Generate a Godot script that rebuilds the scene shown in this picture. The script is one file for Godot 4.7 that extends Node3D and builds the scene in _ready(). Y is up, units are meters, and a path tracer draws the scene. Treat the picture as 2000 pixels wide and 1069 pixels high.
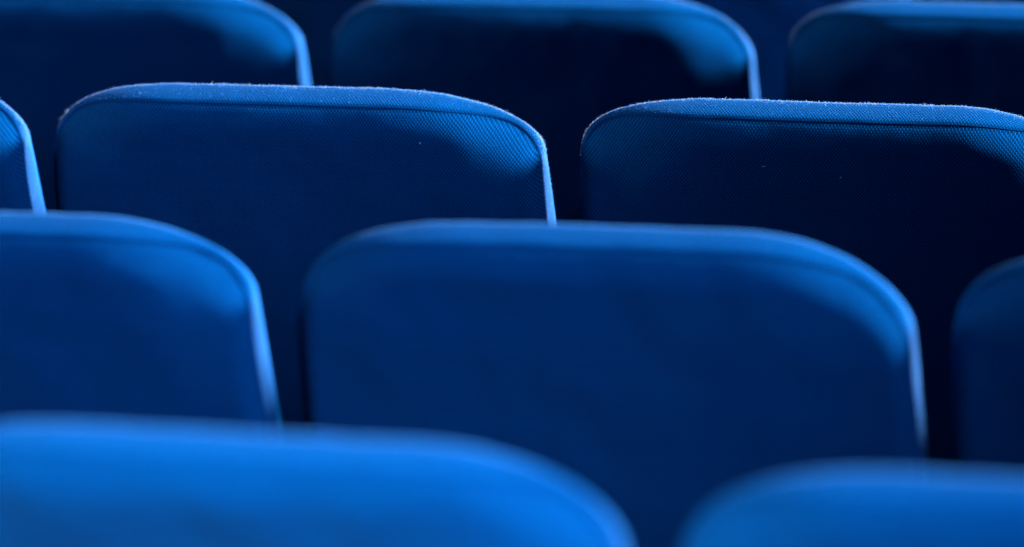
extends Node3D
# Rows of blue upholstered auditorium chairs seen from behind through a long lens.

const EYE := Vector3(0.0, 1.55, 0.0)
const PITCH := 9.4
const HALF := 0.2662        # half the width of a backrest at its top
const TOP := 0.97          # height of the backrest's top over the chair's base
const BACK_Z := 0.24       # how far the top leans behind the base
const RECLINE := 0.3851
const DEEP := 0.60         # height of the backrest

var rng := RandomNumberGenerator.new()
var lumps := FastNoiseLite.new()
var cloth: StandardMaterial3D
var navy_cloth: StandardMaterial3D
var thread: StandardMaterial3D
var fibre: StandardMaterial3D
var lint_white: StandardMaterial3D
var plastic: StandardMaterial3D
var steel: StandardMaterial3D
var used := {}


func _ready() -> void:
	rng.seed = 7
	lumps.seed = 3
	lumps.frequency = 9.0
	lumps.fractal_octaves = 2
	camera_and_air()
	lamps()
	materials()
	carpet_floor()
	rows()


# ---------------------------------------------------------------- camera, air, lamps
func camera_and_air() -> void:
	var cam := Camera3D.new()
	cam.name = "camera"
	add_child(cam)
	cam.position = EYE
	cam.rotation_degrees = Vector3(-PITCH, 0, 0)
	var lens := CameraAttributesPhysical.new()
	lens.frustum_focal_length = 192.0
	lens.frustum_focus_distance = 4.50
	lens.exposure_aperture = 3.35
	lens.frustum_near = 0.1
	lens.frustum_far = 200.0
	cam.attributes = lens
	cam.fov = rad_to_deg(2.0 * atan(534.5 / 8554.0))
	cam.near = 0.1
	cam.far = 200.0
	cam.current = true
	var env := Environment.new()
	env.background_mode = Environment.BG_COLOR
	env.background_color = Color(0.0, 0.002, 0.008)
	env.tonemap_mode = Environment.TONE_MAPPER_LINEAR
	env.tonemap_exposure = 1.0
	env.sdfgi_enabled = true
	env.ssao_enabled = true
	env.ssil_enabled = true
	var we := WorldEnvironment.new()
	we.name = "environment"
	we.environment = env
	add_child(we)


func area(called: String, at: Vector3, to: Vector3, size: Vector2, energy: float, colour: Color) -> void:
	var l := AreaLight3D.new()
	l.name = called
	l.area_size = size
	l.light_energy = energy
	l.light_color = colour
	l.shadow_enabled = true
	l.area_range = 20.0
	add_child(l)
	l.look_at_from_position(at, to, Vector3.UP)


func spot(called: String, at: Vector3, to: Vector3, cone: float, soft: float, energy: float, colour: Color, size: float) -> void:
	var l := SpotLight3D.new()
	l.name = called
	l.spot_angle = cone
	l.spot_angle_attenuation = soft
	l.spot_range = 20.0
	l.spot_attenuation = 2.0
	l.light_energy = energy
	l.light_color = colour
	l.light_size = size
	l.shadow_enabled = true
	add_child(l)
	l.look_at_from_position(at, to, Vector3.UP)


func lamps() -> void:
	# an unseen side lamp, placed to rake along the chair backs from the right
	spot("unseen_side_lamp", EYE + Vector3(11.5, 7.2, -3.1), EYE + Vector3(0.0, -0.6, -5.1), 13.0, 1.0, 2950.0, Color(0.85, 0.93, 1.0), 1.3)
	# an added fill spot that brightens the far row in the right gap
	spot("added_gap_fill", EYE + Vector3(3.2, 0.4, -4.9), EYE + Vector3(0.38, -0.72, -6.2), 9.0, 0.6, 42.0, Color(0.6, 0.76, 1.0), 0.1)
	# a weak unseen lamp on the far left, placed to pick out the left hand corners
	area("unseen_left_lamp", EYE + Vector3(-8.0, 2.9, -5.8), EYE + Vector3(0.0, -0.6, -4.5), Vector2(1.6, 1.6), 105.0, Color(0.85, 0.93, 1.0))
	# an unseen lamp ahead, placed to edge the tops and the right hand sides
	area("unseen_front_lamp", EYE + Vector3(7.8, 2.5, -17.4), EYE + Vector3(0.0, -0.6, -4.5), Vector2(2.0, 1.2), 12000.0, Color(0.85, 0.93, 1.0))
	# an unseen lamp close behind on the left, placed to light the nearest row
	spot("unseen_near_lamp", EYE + Vector3(-0.8, 1.0, -1.2), EYE + Vector3(-0.3, -1.35, -2.6), 25.0, 1.0, 57.0, Color(0.85, 0.93, 1.0), 0.12)
	# two unseen lamps behind on the right, placed to light the left hand chairs
	spot("unseen_rear_lamp", EYE + Vector3(1.5, 0.2, -0.8), EYE + Vector3(-1.05, -0.65, -3.9), 22.0, 1.0, 29.0, Color(0.6, 0.76, 1.0), 0.3)
	spot("unseen_upper_rear_lamp", EYE + Vector3(1.5, 1.35, -0.8), EYE + Vector3(-1.05, -0.65, -3.9), 22.0, 1.0, 25.0, Color(0.6, 0.76, 1.0), 0.3)  # out of view, set higher to lighten the backs below their top edges


# ---------------------------------------------------------------- materials
func materials() -> void:
	var n := 512
	var cells_x := 64
	var cells_y := 32
	var high := PackedByteArray()
	var tone := PackedByteArray()
	high.resize(n * n)
	tone.resize(n * n * 3)
	var warp := PackedFloat32Array()
	var weft := PackedFloat32Array()
	for i in cells_x:
		warp.append(rng.randf_range(0.96, 1.0))
	for i in cells_y:
		weft.append(rng.randf_range(0.96, 1.0))
	var each := PackedFloat32Array()
	for i in cells_x * cells_y:
		each.append(rng.randf_range(0.62, 1.0))
	var w := float(n) / cells_x
	var h := float(n) / cells_y
	for y in n:
		var cy := int(y / h)
		var fy := (y - cy * h) / h - 0.5
		for x in n:
			var cx := int(x / w)
			var fx := (x - cx * w) / w - 0.5
			var over := (cx + cy) % 2 == 0
			# the thread on top is a short barrel; the other dips under it
			var a := cos(PI * fx * 0.92) if not over else cos(PI * fx * 1.0)
			var b := cos(PI * fy * 1.0)
			var v := 0.0
			if over:
				v = 0.35 + 0.65 * pow(maxf(b, 0.0), 0.7) * pow(maxf(a, 0.0), 0.45)
			else:
				v = 0.30 * pow(maxf(a, 0.0), 0.7) * pow(maxf(b, 0.0), 0.4) + 0.1
			v *= each[cy * cells_x + cx]
			high[y * n + x] = int(clampf(v, 0, 1) * 255)
			var t: float = (weft[cy] if over else warp[cx] * 0.67) * (0.85 + 0.15 * each[cy * cells_x + cx])
			t *= 0.94 + 0.06 * rng.randf()
			var at := (y * n + x) * 3
			tone[at] = int(t * 255)
			tone[at + 1] = int(t * 255)
			tone[at + 2] = int(t * 255)
	var bump := Image.create_from_data(n, n, false, Image.FORMAT_L8, high)
	bump.convert(Image.FORMAT_RGBA8)
	bump.bump_map_to_normal_map(5.0)
	var colour := Image.create_from_data(n, n, false, Image.FORMAT_RGB8, tone)
	var bump_tex := ImageTexture.create_from_image(bump)
	var colour_tex := ImageTexture.create_from_image(colour)

	cloth = StandardMaterial3D.new()
	cloth.resource_name = "blue_woven_cloth"
	cloth.albedo_color = Color(0.0001, 0.0385, 0.126).linear_to_srgb()
	cloth.albedo_texture = colour_tex
	cloth.roughness = 1.0
	cloth.specular_mode = BaseMaterial3D.SPECULAR_DISABLED
	cloth.normal_enabled = true
	cloth.normal_texture = bump_tex
	cloth.normal_scale = 0.43
	cloth.rim_enabled = true
	cloth.rim = 0.04
	cloth.rim_tint = 0.25
	cloth.uv1_scale = Vector3(1, 1, 1)

	navy_cloth = flat("dark_navy_cloth", Color(0.003, 0.008, 0.022), 1.0)  # for the unseen fronts and seats, kept dark to limit bounced light
	thread = flat("navy_sewing_thread", Color(0.001, 0.016, 0.06), 0.9)
	lint_white = flat("pale_lint", Color(0.3, 0.38, 0.5), 1.0)
	plastic = flat("black_plastic", Color(0.012, 0.013, 0.018), 0.5)
	steel = flat("dark_painted_steel", Color(0.02, 0.022, 0.03), 0.4)
	steel.metallic = 0.3
	fibre = flat("loose_blue_fibre", Color(0.02, 0.10, 0.30), 1.0)
	fibre.backlight_enabled = true
	fibre.backlight = Color(0.3, 0.3, 0.3)


func flat(called: String, c: Color, rough: float) -> StandardMaterial3D:
	var m := StandardMaterial3D.new()
	m.resource_name = called
	m.albedo_color = c.linear_to_srgb()
	m.roughness = rough
	if rough > 0.85:
		m.specular_mode = BaseMaterial3D.SPECULAR_DISABLED
	return m


# ---------------------------------------------------------------- floor
func carpet_floor() -> void:
	var noise := FastNoiseLite.new()
	noise.frequency = 0.2
	noise.seed = 5
	var tex := NoiseTexture2D.new()
	tex.width = 256
	tex.height = 256
	tex.seamless = true
	tex.noise = noise
	var ramp := Gradient.new()
	ramp.set_color(0, Color(0.05, 0.055, 0.08))
	ramp.set_color(1, Color(0.10, 0.11, 0.15))
	tex.color_ramp = ramp
	var m := StandardMaterial3D.new()
	m.resource_name = "dark_carpet"
	m.albedo_texture = tex
	m.roughness = 1.0
	m.specular_mode = BaseMaterial3D.SPECULAR_DISABLED
	m.uv1_scale = Vector3(40, 40, 1)
	var p := PlaneMesh.new()
	p.size = Vector2(16, 16)
	p.material = m
	var f := MeshInstance3D.new()
	f.name = "floor"
	f.mesh = p
	f.rotation.x = 0.0149
	f.position = Vector3(0, 0.0, -4.58)
	f.set_meta("kind", "structure")
	f.set_meta("label", "dark carpet floor under the rows of blue chairs")
	add_child(f)


# ---------------------------------------------------------------- chairs
func part(called: String, mesh: Mesh, m: Material, parent: Node3D) -> MeshInstance3D:
	var o := MeshInstance3D.new()
	o.name = called
	o.mesh = mesh
	o.material_override = m
	parent.add_child(o, true)
	return o


func outline(d: Array) -> PackedVector2Array:
	# left side up, corner, top, corner, right side down; d are the deviations of this chair's cover
	var rl: float = 0.1643 + d[0]
	var yl: float = 0.0917 + d[1]
	var rr: float = 0.1381 + d[2]
	var yr: float = 0.0787 + d[3]
	var crown: float = 0.0043 + d[4]
	var tilt: float = 0.0008 + d[5]
	var q := PackedVector2Array()
	for k in 18:
		q.append(Vector2(-HALF, lerpf(-DEEP, -yl, k / 18.0)))
	for k in 35:
		var a := k / 34.0 * PI / 2
		q.append(Vector2(-(HALF - rl + rl * pow(cos(a), 2 / 2.55)), -yl + yl * pow(sin(a), 2 / 2.55)))
	for k in range(1, 30):
		q.append(Vector2(lerpf(-HALF + rl, HALF - rr, k / 30.0), 0))
	for k in 35:
		var a := (34 - k) / 34.0 * PI / 2
		q.append(Vector2(HALF - rr + rr * pow(cos(a), 2 / 1.95), -yr + yr * pow(sin(a), 2 / 1.95)))
	for k in range(1, 19):
		q.append(Vector2(HALF, lerpf(-yr, -DEEP, k / 18.0)))
	for k in range(1, 20):
		q.append(Vector2(lerpf(HALF, -HALF, k / 20.0), -DEEP))
	var out := PackedVector2Array()
	for p in q:
		var v: float = p.y - crown * pow(p.x / HALF, 2) - tilt * p.x
		out.append(Vector2(p.x * (1 + 0.0402 * minf(-p.y, 0.28) / HALF), v))
	# round off the kinks
	for pass_ in 2:
		var s := out.duplicate()
		for i in out.size():
			s[i] = (out[(i + out.size() - 1) % out.size()] + out[i] * 2 + out[(i + 1) % out.size()]) / 4
		out = s
	return out


func sag(p: Vector2) -> float:
	return -0.0076 * pow(p.x / HALF, 2)


func dog_ear(p: Vector2) -> float:
	# the cover is drawn forward at the two upper corners
	var x := (absf(p.x) - HALF) / 0.0692
	var y := p.y / 0.0692
	return 0.0362 * exp(-(x * x + y * y))


func grid(rings: Array, uvs: Array, closed_end := -1.0) -> ArrayMesh:
	# rings of equal length, from the outside in or the back to the front; wound so that faces look outwards
	var st := SurfaceTool.new()
	st.begin(Mesh.PRIMITIVE_TRIANGLES)
	st.set_smooth_group(0)
	var n: int = rings[0].size()
	for r in rings.size():
		for i in n:
			st.set_uv(uvs[r][i])
			st.add_vertex(rings[r][i])
	for r in rings.size() - 1:
		for i in n:
			var j := (i + 1) % n
			var a := r * n + i
			var b := r * n + j
			var c := (r + 1) * n + j
			var e := (r + 1) * n + i
			for v in [a, b, c, a, c, e]:
				st.add_index(v)
	st.generate_normals()
	st.generate_tangents()
	return st.commit()


const UVX := 1.0 / (64 * 0.00175)
const UVY := 1.0 / (32 * 0.0024)


func backrest(parent: Node3D, d: Array, fuzzy: int, shift: Vector2) -> void:
	var o := outline(d)
	var soft: float = d[7] if d.size() > 7 else 1.0
	var n := o.size()
	var mid := Vector2(0, -0.29)
	var normal := PackedVector2Array()
	var reach := PackedFloat32Array()
	var run := PackedFloat32Array()
	var length := 0.0
	for i in n:
		var t := (o[(i + 1) % n] - o[(i + n - 1) % n]).normalized()
		normal.append(Vector2(-t.y, t.x))
		reach.append(maxf(0.02, (o[i] - mid).dot(normal[i])))
		run.append(length)
		length += o[i].distance_to(o[(i + 1) % n])
	var turn := Node3D.new()
	# the back panel, a pillow that rolls over towards its seam
	var rings := []
	var uvs := []
	var steps := 30
	for k in steps + 1:
		var s := pow(1.0 - float(k) / steps, 1.6)       # 1 at the middle .. 0 at the seam
		s = 1.0 - s if k > 0 else 0.001
		var ring := PackedVector3Array()
		var uv := PackedVector2Array()
		for i in n:
			var p := mid + (o[i] - mid) * s
			var e := (1.0 - s) * reach[i]
			var roll := pow(1.0 - clampf(e / lerpf(0.018, 0.032, pow(absf(normal[i].y), 1.5)), 0, 1), 2.0)
			var ear := (dog_ear(o[i]) * soft) * pow(1.0 - clampf(e / 0.08, 0, 1), 2.0)
			var z := sag(p) - ear + 0.0125 * (1.0 - roll)
			z -= 0.0007 * lumps.get_noise_2d(run[i] * 5.0 + shift.x, e * 1.5 + shift.y) * exp(-e / 0.012)
			z += 0.0022 * lumps.get_noise_2d(p.x + shift.x, p.y + shift.y) * clampf(e / 0.02, 0, 1)
			if k == steps:
				z -= 0.0003
			elif k == steps - 1:
				p = o[i] - normal[i] * 0.0009
				z = sag(p) - dog_ear(o[i]) * soft * 0.985 - 0.0002
			ring.append(Vector3(p.x, p.y, z))
			var wx := 0.0011 * lumps.get_noise_2d(p.x * 3 + 4, p.y * 3 + shift.x)
			var wy := 0.0011 * lumps.get_noise_2d(p.x * 3 + shift.y, p.y * 3 - 7)
			uv.append(Vector2((p.x + shift.x + wx) * UVX, -(p.y + shift.y + wy) * UVY))
		rings.append(ring)
		uvs.append(uv)
	rings.reverse()
	uvs.reverse()
	part("back_panel", grid(rings, uvs), cloth, parent)
	# the band that runs round the edge, from the seam to the front
	var profile := [Vector2(0, -0.0004), Vector2(0.0007, -0.0006), Vector2(0.0028, -0.003), Vector2(0.0045, -0.009), Vector2(0.0058, -0.015), Vector2(0.0064, -0.022), Vector2(0.0060, -0.028), Vector2(0.0046, -0.033), Vector2(0.0020, -0.0375), Vector2(-0.003, -0.042), Vector2(-0.010, -0.0455), Vector2(-0.020, -0.048)]
	rings = []
	uvs = []
	for k in profile.size():
		var ring := PackedVector3Array()
		var uv := PackedVector2Array()
		var pull := clampf(1.0 + profile[k].y / 0.034, 0.0, 1.0)
		for i in n:
			# the band stands out over the top and runs straight back at the sides
			var p: Vector2 = o[i] + normal[i] * (profile[k].x * (lerpf(0.3, 1.0, absf(normal[i].y)) if profile[k].x > 0 else 1.0))
			var wob := 0.0007 * lumps.get_noise_2d(p.x * 2 + 9 + shift.x, p.y * 2 + k * 0.01) * minf(1, k / 3.0)
			p += normal[i] * wob
			ring.append(Vector3(p.x, p.y, profile[k].y + sag(o[i]) - dog_ear(o[i]) * soft * pull))
			uv.append(Vector2(run[i] * UVX, profile[k].y * UVY + 0.3))
		rings.append(ring)
		uvs.append(uv)
	var band_rings := rings
	var bm := grid(flip(rings), flip(uvs))
	part("edge_band", bm, cloth, parent)
	# the seam's thread at the bottom of the groove
	rings = []
	uvs = []
	for c in 5:
		var ring := PackedVector3Array()
		var uv := PackedVector2Array()
		for i in n:
			var a := c / 4.0 * TAU
			var p: Vector2 = o[i] + normal[i] * (0.0004 * cos(a))
			ring.append(Vector3(p.x, p.y, -0.0004 + 0.0004 * sin(a) + sag(o[i]) - dog_ear(o[i]) * soft))
			uv.append(Vector2(run[i], c))
		rings.append(ring)
		uvs.append(uv)
	part("seam", grid(rings, uvs), thread, parent)
	# the cushion on the sitter's side
	rings = []
	uvs = []
	for k in 9:
		var s := k / 8.0
		var ring := PackedVector3Array()
		var uv := PackedVector2Array()
		for i in n:
			var p: Vector2 = o[i] - normal[i] * 0.020
			p = mid + (p - mid) * (1.0 - s * 0.999)
			ring.append(Vector3(p.x, p.y, -0.048 - 0.035 * (1 - pow(1 - s, 2)) + sag(p)))
			uv.append(Vector2(p.x * UVX, p.y * UVY))
		rings.append(ring)
		uvs.append(uv)
	part("front_cushion", grid(flip(rings), flip(uvs)), navy_cloth, parent)
	if fuzzy and d.size() > 8:
		for at in d[8]:
			lint(parent, at)
	if fuzzy:
		fuzz(parent, band_rings, fuzzy)


func flip(a: Array) -> Array:
	var b := a.duplicate()
	b.reverse()
	return b


func fuzz(parent: Node3D, rings: Array, count: int) -> void:
	# loose fibres that stand out from the woven cloth
	var st := SurfaceTool.new()
	st.begin(Mesh.PRIMITIVE_TRIANGLES)
	var n: int = rings[0].size()
	for c in count:
		var i := rng.randi_range(10, n - 32)
		var k := rng.randi_range(2, 8)
		var a: Vector3 = rings[k][i]
		var b: Vector3 = rings[k][(i + 1) % n]
		var e: Vector3 = rings[k + 1][i]
		var p := a + (b - a) * rng.randf() + (e - a) * rng.randf()
		var up := (e - a).cross(b - a).normalized()
		if up.dot(Vector3(a.x, a.y + 0.3, 0)) < 0:
			up = -up
		var dir := (up + Vector3(rng.randfn(0, 0.55), rng.randfn(0, 0.55), rng.randfn(0, 0.55))).normalized()
		var long := rng.randf_range(0.0006, 0.0018) if rng.randf() < 0.94 else rng.randf_range(0.0016, 0.0034)
		var side := dir.cross(Vector3(rng.randfn(), rng.randfn(), rng.randfn())).normalized() * 0.00012
		var bend := Vector3(rng.randfn(0, 0.3), rng.randfn(0, 0.3), rng.randfn(0, 0.3)) * long
		p -= up * 0.0003
		var m := p + dir * long * 0.55
		var tip := p + dir * long + bend
		for v in [p - side, m - side * 0.8, p + side, p + side, m - side * 0.8, m + side * 0.8, m - side * 0.8, tip, m + side * 0.8]:
			st.add_vertex(v)
	st.generate_normals()
	var o := part("loose_fibres", st.commit(), fibre, parent)
	o.set_meta("kind", "stuff")


func lint(parent: Node3D, at: Vector2) -> void:
	# a pale curl of lint that clings to the back
	var st := SurfaceTool.new()
	st.begin(Mesh.PRIMITIVE_TRIANGLES)
	var p := Vector3(at.x, at.y, 0.0138)
	var dir := Vector3(rng.randfn(), rng.randfn(), 0.3).normalized()
	for k in 7:
		var q := p + dir * 0.0006
		var side := dir.cross(Vector3(0, 0, 1)).normalized() * 0.00022
		for v in [p - side, q - side, q + side, p - side, q + side, p + side]:
			st.add_vertex(v)
		dir = (dir + Vector3(rng.randfn(0, 0.6), rng.randfn(0, 0.6), rng.randfn(0, 0.15))).normalized()
		p = q
	st.generate_normals()
	part("lint_speck", st.commit(), lint_white, parent)


func rounded(size: Vector3, r: float, m: Material) -> ArrayMesh:
	# a box with rounded edges
	var st := SurfaceTool.new()
	var s := SphereMesh.new()
	s.radius = r
	s.height = 2 * r
	s.radial_segments = 12
	s.rings = 6
	var arr := s.get_mesh_arrays()
	var v: PackedVector3Array = arr[Mesh.ARRAY_VERTEX]
	var h := size / 2 - Vector3(r, r, r)
	for i in v.size():
		v[i] += Vector3(signf(v[i].x) * h.x if absf(v[i].x) > 1e-5 else 0.0, signf(v[i].y) * h.y if absf(v[i].y) > 1e-5 else 0.0, signf(v[i].z) * h.z if absf(v[i].z) > 1e-5 else 0.0)
	arr[Mesh.ARRAY_VERTEX] = v
	var am := ArrayMesh.new()
	am.add_surface_from_arrays(Mesh.PRIMITIVE_TRIANGLES, arr)
	return am


var cushion_mesh: Mesh
var pad_mesh: Mesh
var post_mesh: Mesh
var foot_mesh: Mesh
var shell_mesh: Mesh


func chair(label: String, at: Vector3, yaw: float, d: Array, group: String, fuzzy := 0) -> void:
	var o := Node3D.new()
	o.name = "auditorium_chair" + ("_%03d" % used.size() if used.size() else "")
	used[used.size()] = true
	add_child(o, true)
	var turn := Basis(Vector3.UP, -yaw)
	o.transform = Transform3D(turn, EYE + at - turn * Vector3(0, TOP, BACK_Z))
	o.set_meta("label", label)
	o.set_meta("category", "chair")
	o.set_meta("group", group)
	# the backrest leans: its pieces share one turned frame
	var lean := Transform3D(Basis(Vector3.RIGHT, RECLINE), Vector3(0, TOP, BACK_Z))
	var first := o.get_child_count()
	backrest(o, d, fuzzy, Vector2(rng.randf() * 3, rng.randf() * 3))
	for k in range(first, o.get_child_count()):
		o.get_child(k).transform = lean
	# what stands below and in front of it
	if cushion_mesh == null:
		cushion_mesh = rounded(Vector3(0.49, 0.11, 0.46), 0.045, cloth)
		pad_mesh = rounded(Vector3(0.05, 0.035, 0.30), 0.016, plastic)
		post_mesh = rounded(Vector3(0.035, 0.60, 0.09), 0.012, steel)
		foot_mesh = rounded(Vector3(0.06, 0.03, 0.30), 0.012, steel)
	part("seat_cushion", cushion_mesh, navy_cloth, o).position = Vector3(0, 0.42, -0.27)
	for s in [-1, 1]:
		if s == -1 and not d[6]:
			continue
		part("armrest", pad_mesh, plastic, o).position = Vector3(s * 0.2835, 0.625, -0.28)
		part("arm_post", post_mesh, steel, o).position = Vector3(s * 0.2835, 0.31, -0.25)
		part("foot", foot_mesh, steel, o).position = Vector3(s * 0.2835, 0.012, -0.25)


func rows() -> void:
	var z := [0, 0, 0, 0, 0, 0, 0]
	# the row in focus
	var g := "blue chairs in the sharply focused row"
	chair("sharply focused blue chair left of the middle, with a lit upper right corner", Vector3(-0.2416, -0.5787, -4.5849), 0.2114, [0.003, -0.0063, 0.0157, -0.0115, 0.0002, 0.0002, 0, 1.0, [Vector2(0.149, -0.035)]], g, 9000)
	chair("sharply focused dark blue chair at right, its pale edge band running out of the photo", Vector3(0.3255, -0.5808, -4.4625), 0.2142, [0.0069, -0.0173, 0.0072, 0.0043, -0.0027, 0.0032, 0, 1.0, [Vector2(-0.07, -0.047), Vector2(0.012, -0.058)]], g, 9000)
	chair("sharply focused blue chair of which only the lit right corner shows at the left edge", Vector3(-0.8020, -0.5786, -4.7064), 0.2125, [0, 0, -0.0186, -0.005, -0.0023, -0.0007, 1], g, 9000)
	# the row before it, further off
	g = "dark blue chairs in the row beyond the focused one"
	chair("dark blurred chair at upper left, behind the focused chair with the lit corner", Vector3(-0.5442, -0.5621, -5.5195), 0.2198, [0, 0, 0.0105, -0.0023, 0.0006, 0.0003, 1], g, 3000)
	chair("nearly black blue chair at top centre with a broad glowing right shoulder", Vector3(0.0208, -0.5611, -5.3934), 0.2193, [0.0002, 0.0177, -0.0119, 0.0014, 0.0006, -0.0008, 0], g, 3000)
	chair("nearly black blue chair at upper right with a pale line along its top", Vector3(0.5918, -0.5613, -5.2660), 0.2195, [-0.005, -0.0053, -0.0014, 0, -0.0028, 0.0013, 0], g, 3000)
	# the row nearer than the focused one
	g = "softly blurred blue chairs in the second row from the lens"
	chair("large softly blurred blue chair right of the middle, with both shoulders in view", Vector3(0.0657, -0.5888, -3.6808), 0.2149, [0.0071, 0.0011, 0.0019, 0.0163, 0.003, -0.0023, 0, 0.75], g)
	chair("softly blurred bright blue chair at left with a wide glowing right shoulder", Vector3(-0.5035, -0.5938, -3.8035), 0.2133, [0, 0, 0.0014, -0.0057, 0.0003, 0.0005, 1], g)
	chair("softly blurred dark chair at the right edge, only its left shoulder showing", Vector3(0.6314, -0.5976, -3.587), 0.2149, [0.0065, 0.0002, 0, 0, 0.0008, -0.0004, 0], g)
	# the nearest row
	g = "strongly blurred bright blue chairs in the nearest row"
	chair("strongly blurred bright blue chair top filling the lower left of the photo", Vector3(-0.2016, -0.6073, -2.8847), 0.2569, [0.0057, 0.0009, -0.0083, -0.0019, 0.0008, -0.0006, 1], g)
	chair("strongly blurred blue chair top in the lower right corner of the photo", Vector3(0.3571, -0.6104, -2.7388), 0.2568, [-0.0077, 0.0094, 0, 0, 0.0016, -0.0007, 0], g)
	# far row, seen only through the gaps
	g = "far chairs seen only through gaps"
	chair("far dark chair seen through the left gap in the dark row", Vector3(-0.27, -0.549, -6.32), 0.2198, [0, 0, 0, 0, 0, 0, 1], g)
	chair("far blue chair seen through the right gap in the dark row", Vector3(0.285, -0.549, -6.20), 0.11, [0, 0, 0, 0, 0, 0, 0], g)
	# the rows go on to the right of the picture and keep the side lamp off the seats
	g = "chairs past the right edge of the photo"
	for r in [["focused row", Vector3(0.3255, -0.5808, -4.4625), 0.2142], ["row beyond the focused one", Vector3(0.5918, -0.5613, -5.2660), 0.2195], ["second row from the lens", Vector3(0.6321, -0.5926, -3.5567), 0.2149], ["nearest row", Vector3(0.3551, -0.6046, -2.7388), 0.2568], ["far row", Vector3(0.285, -0.549, -6.20), 0.2198]]:
		for k in [1, 2]:
			chair("%s blue chair past the right edge in the %s" % [["first", "second"][k - 1], r[0]], r[1] + Vector3(0.568, -0.001, 0.124) * k, r[2], [0, 0, 0, 0, 0, 0, 0], g)
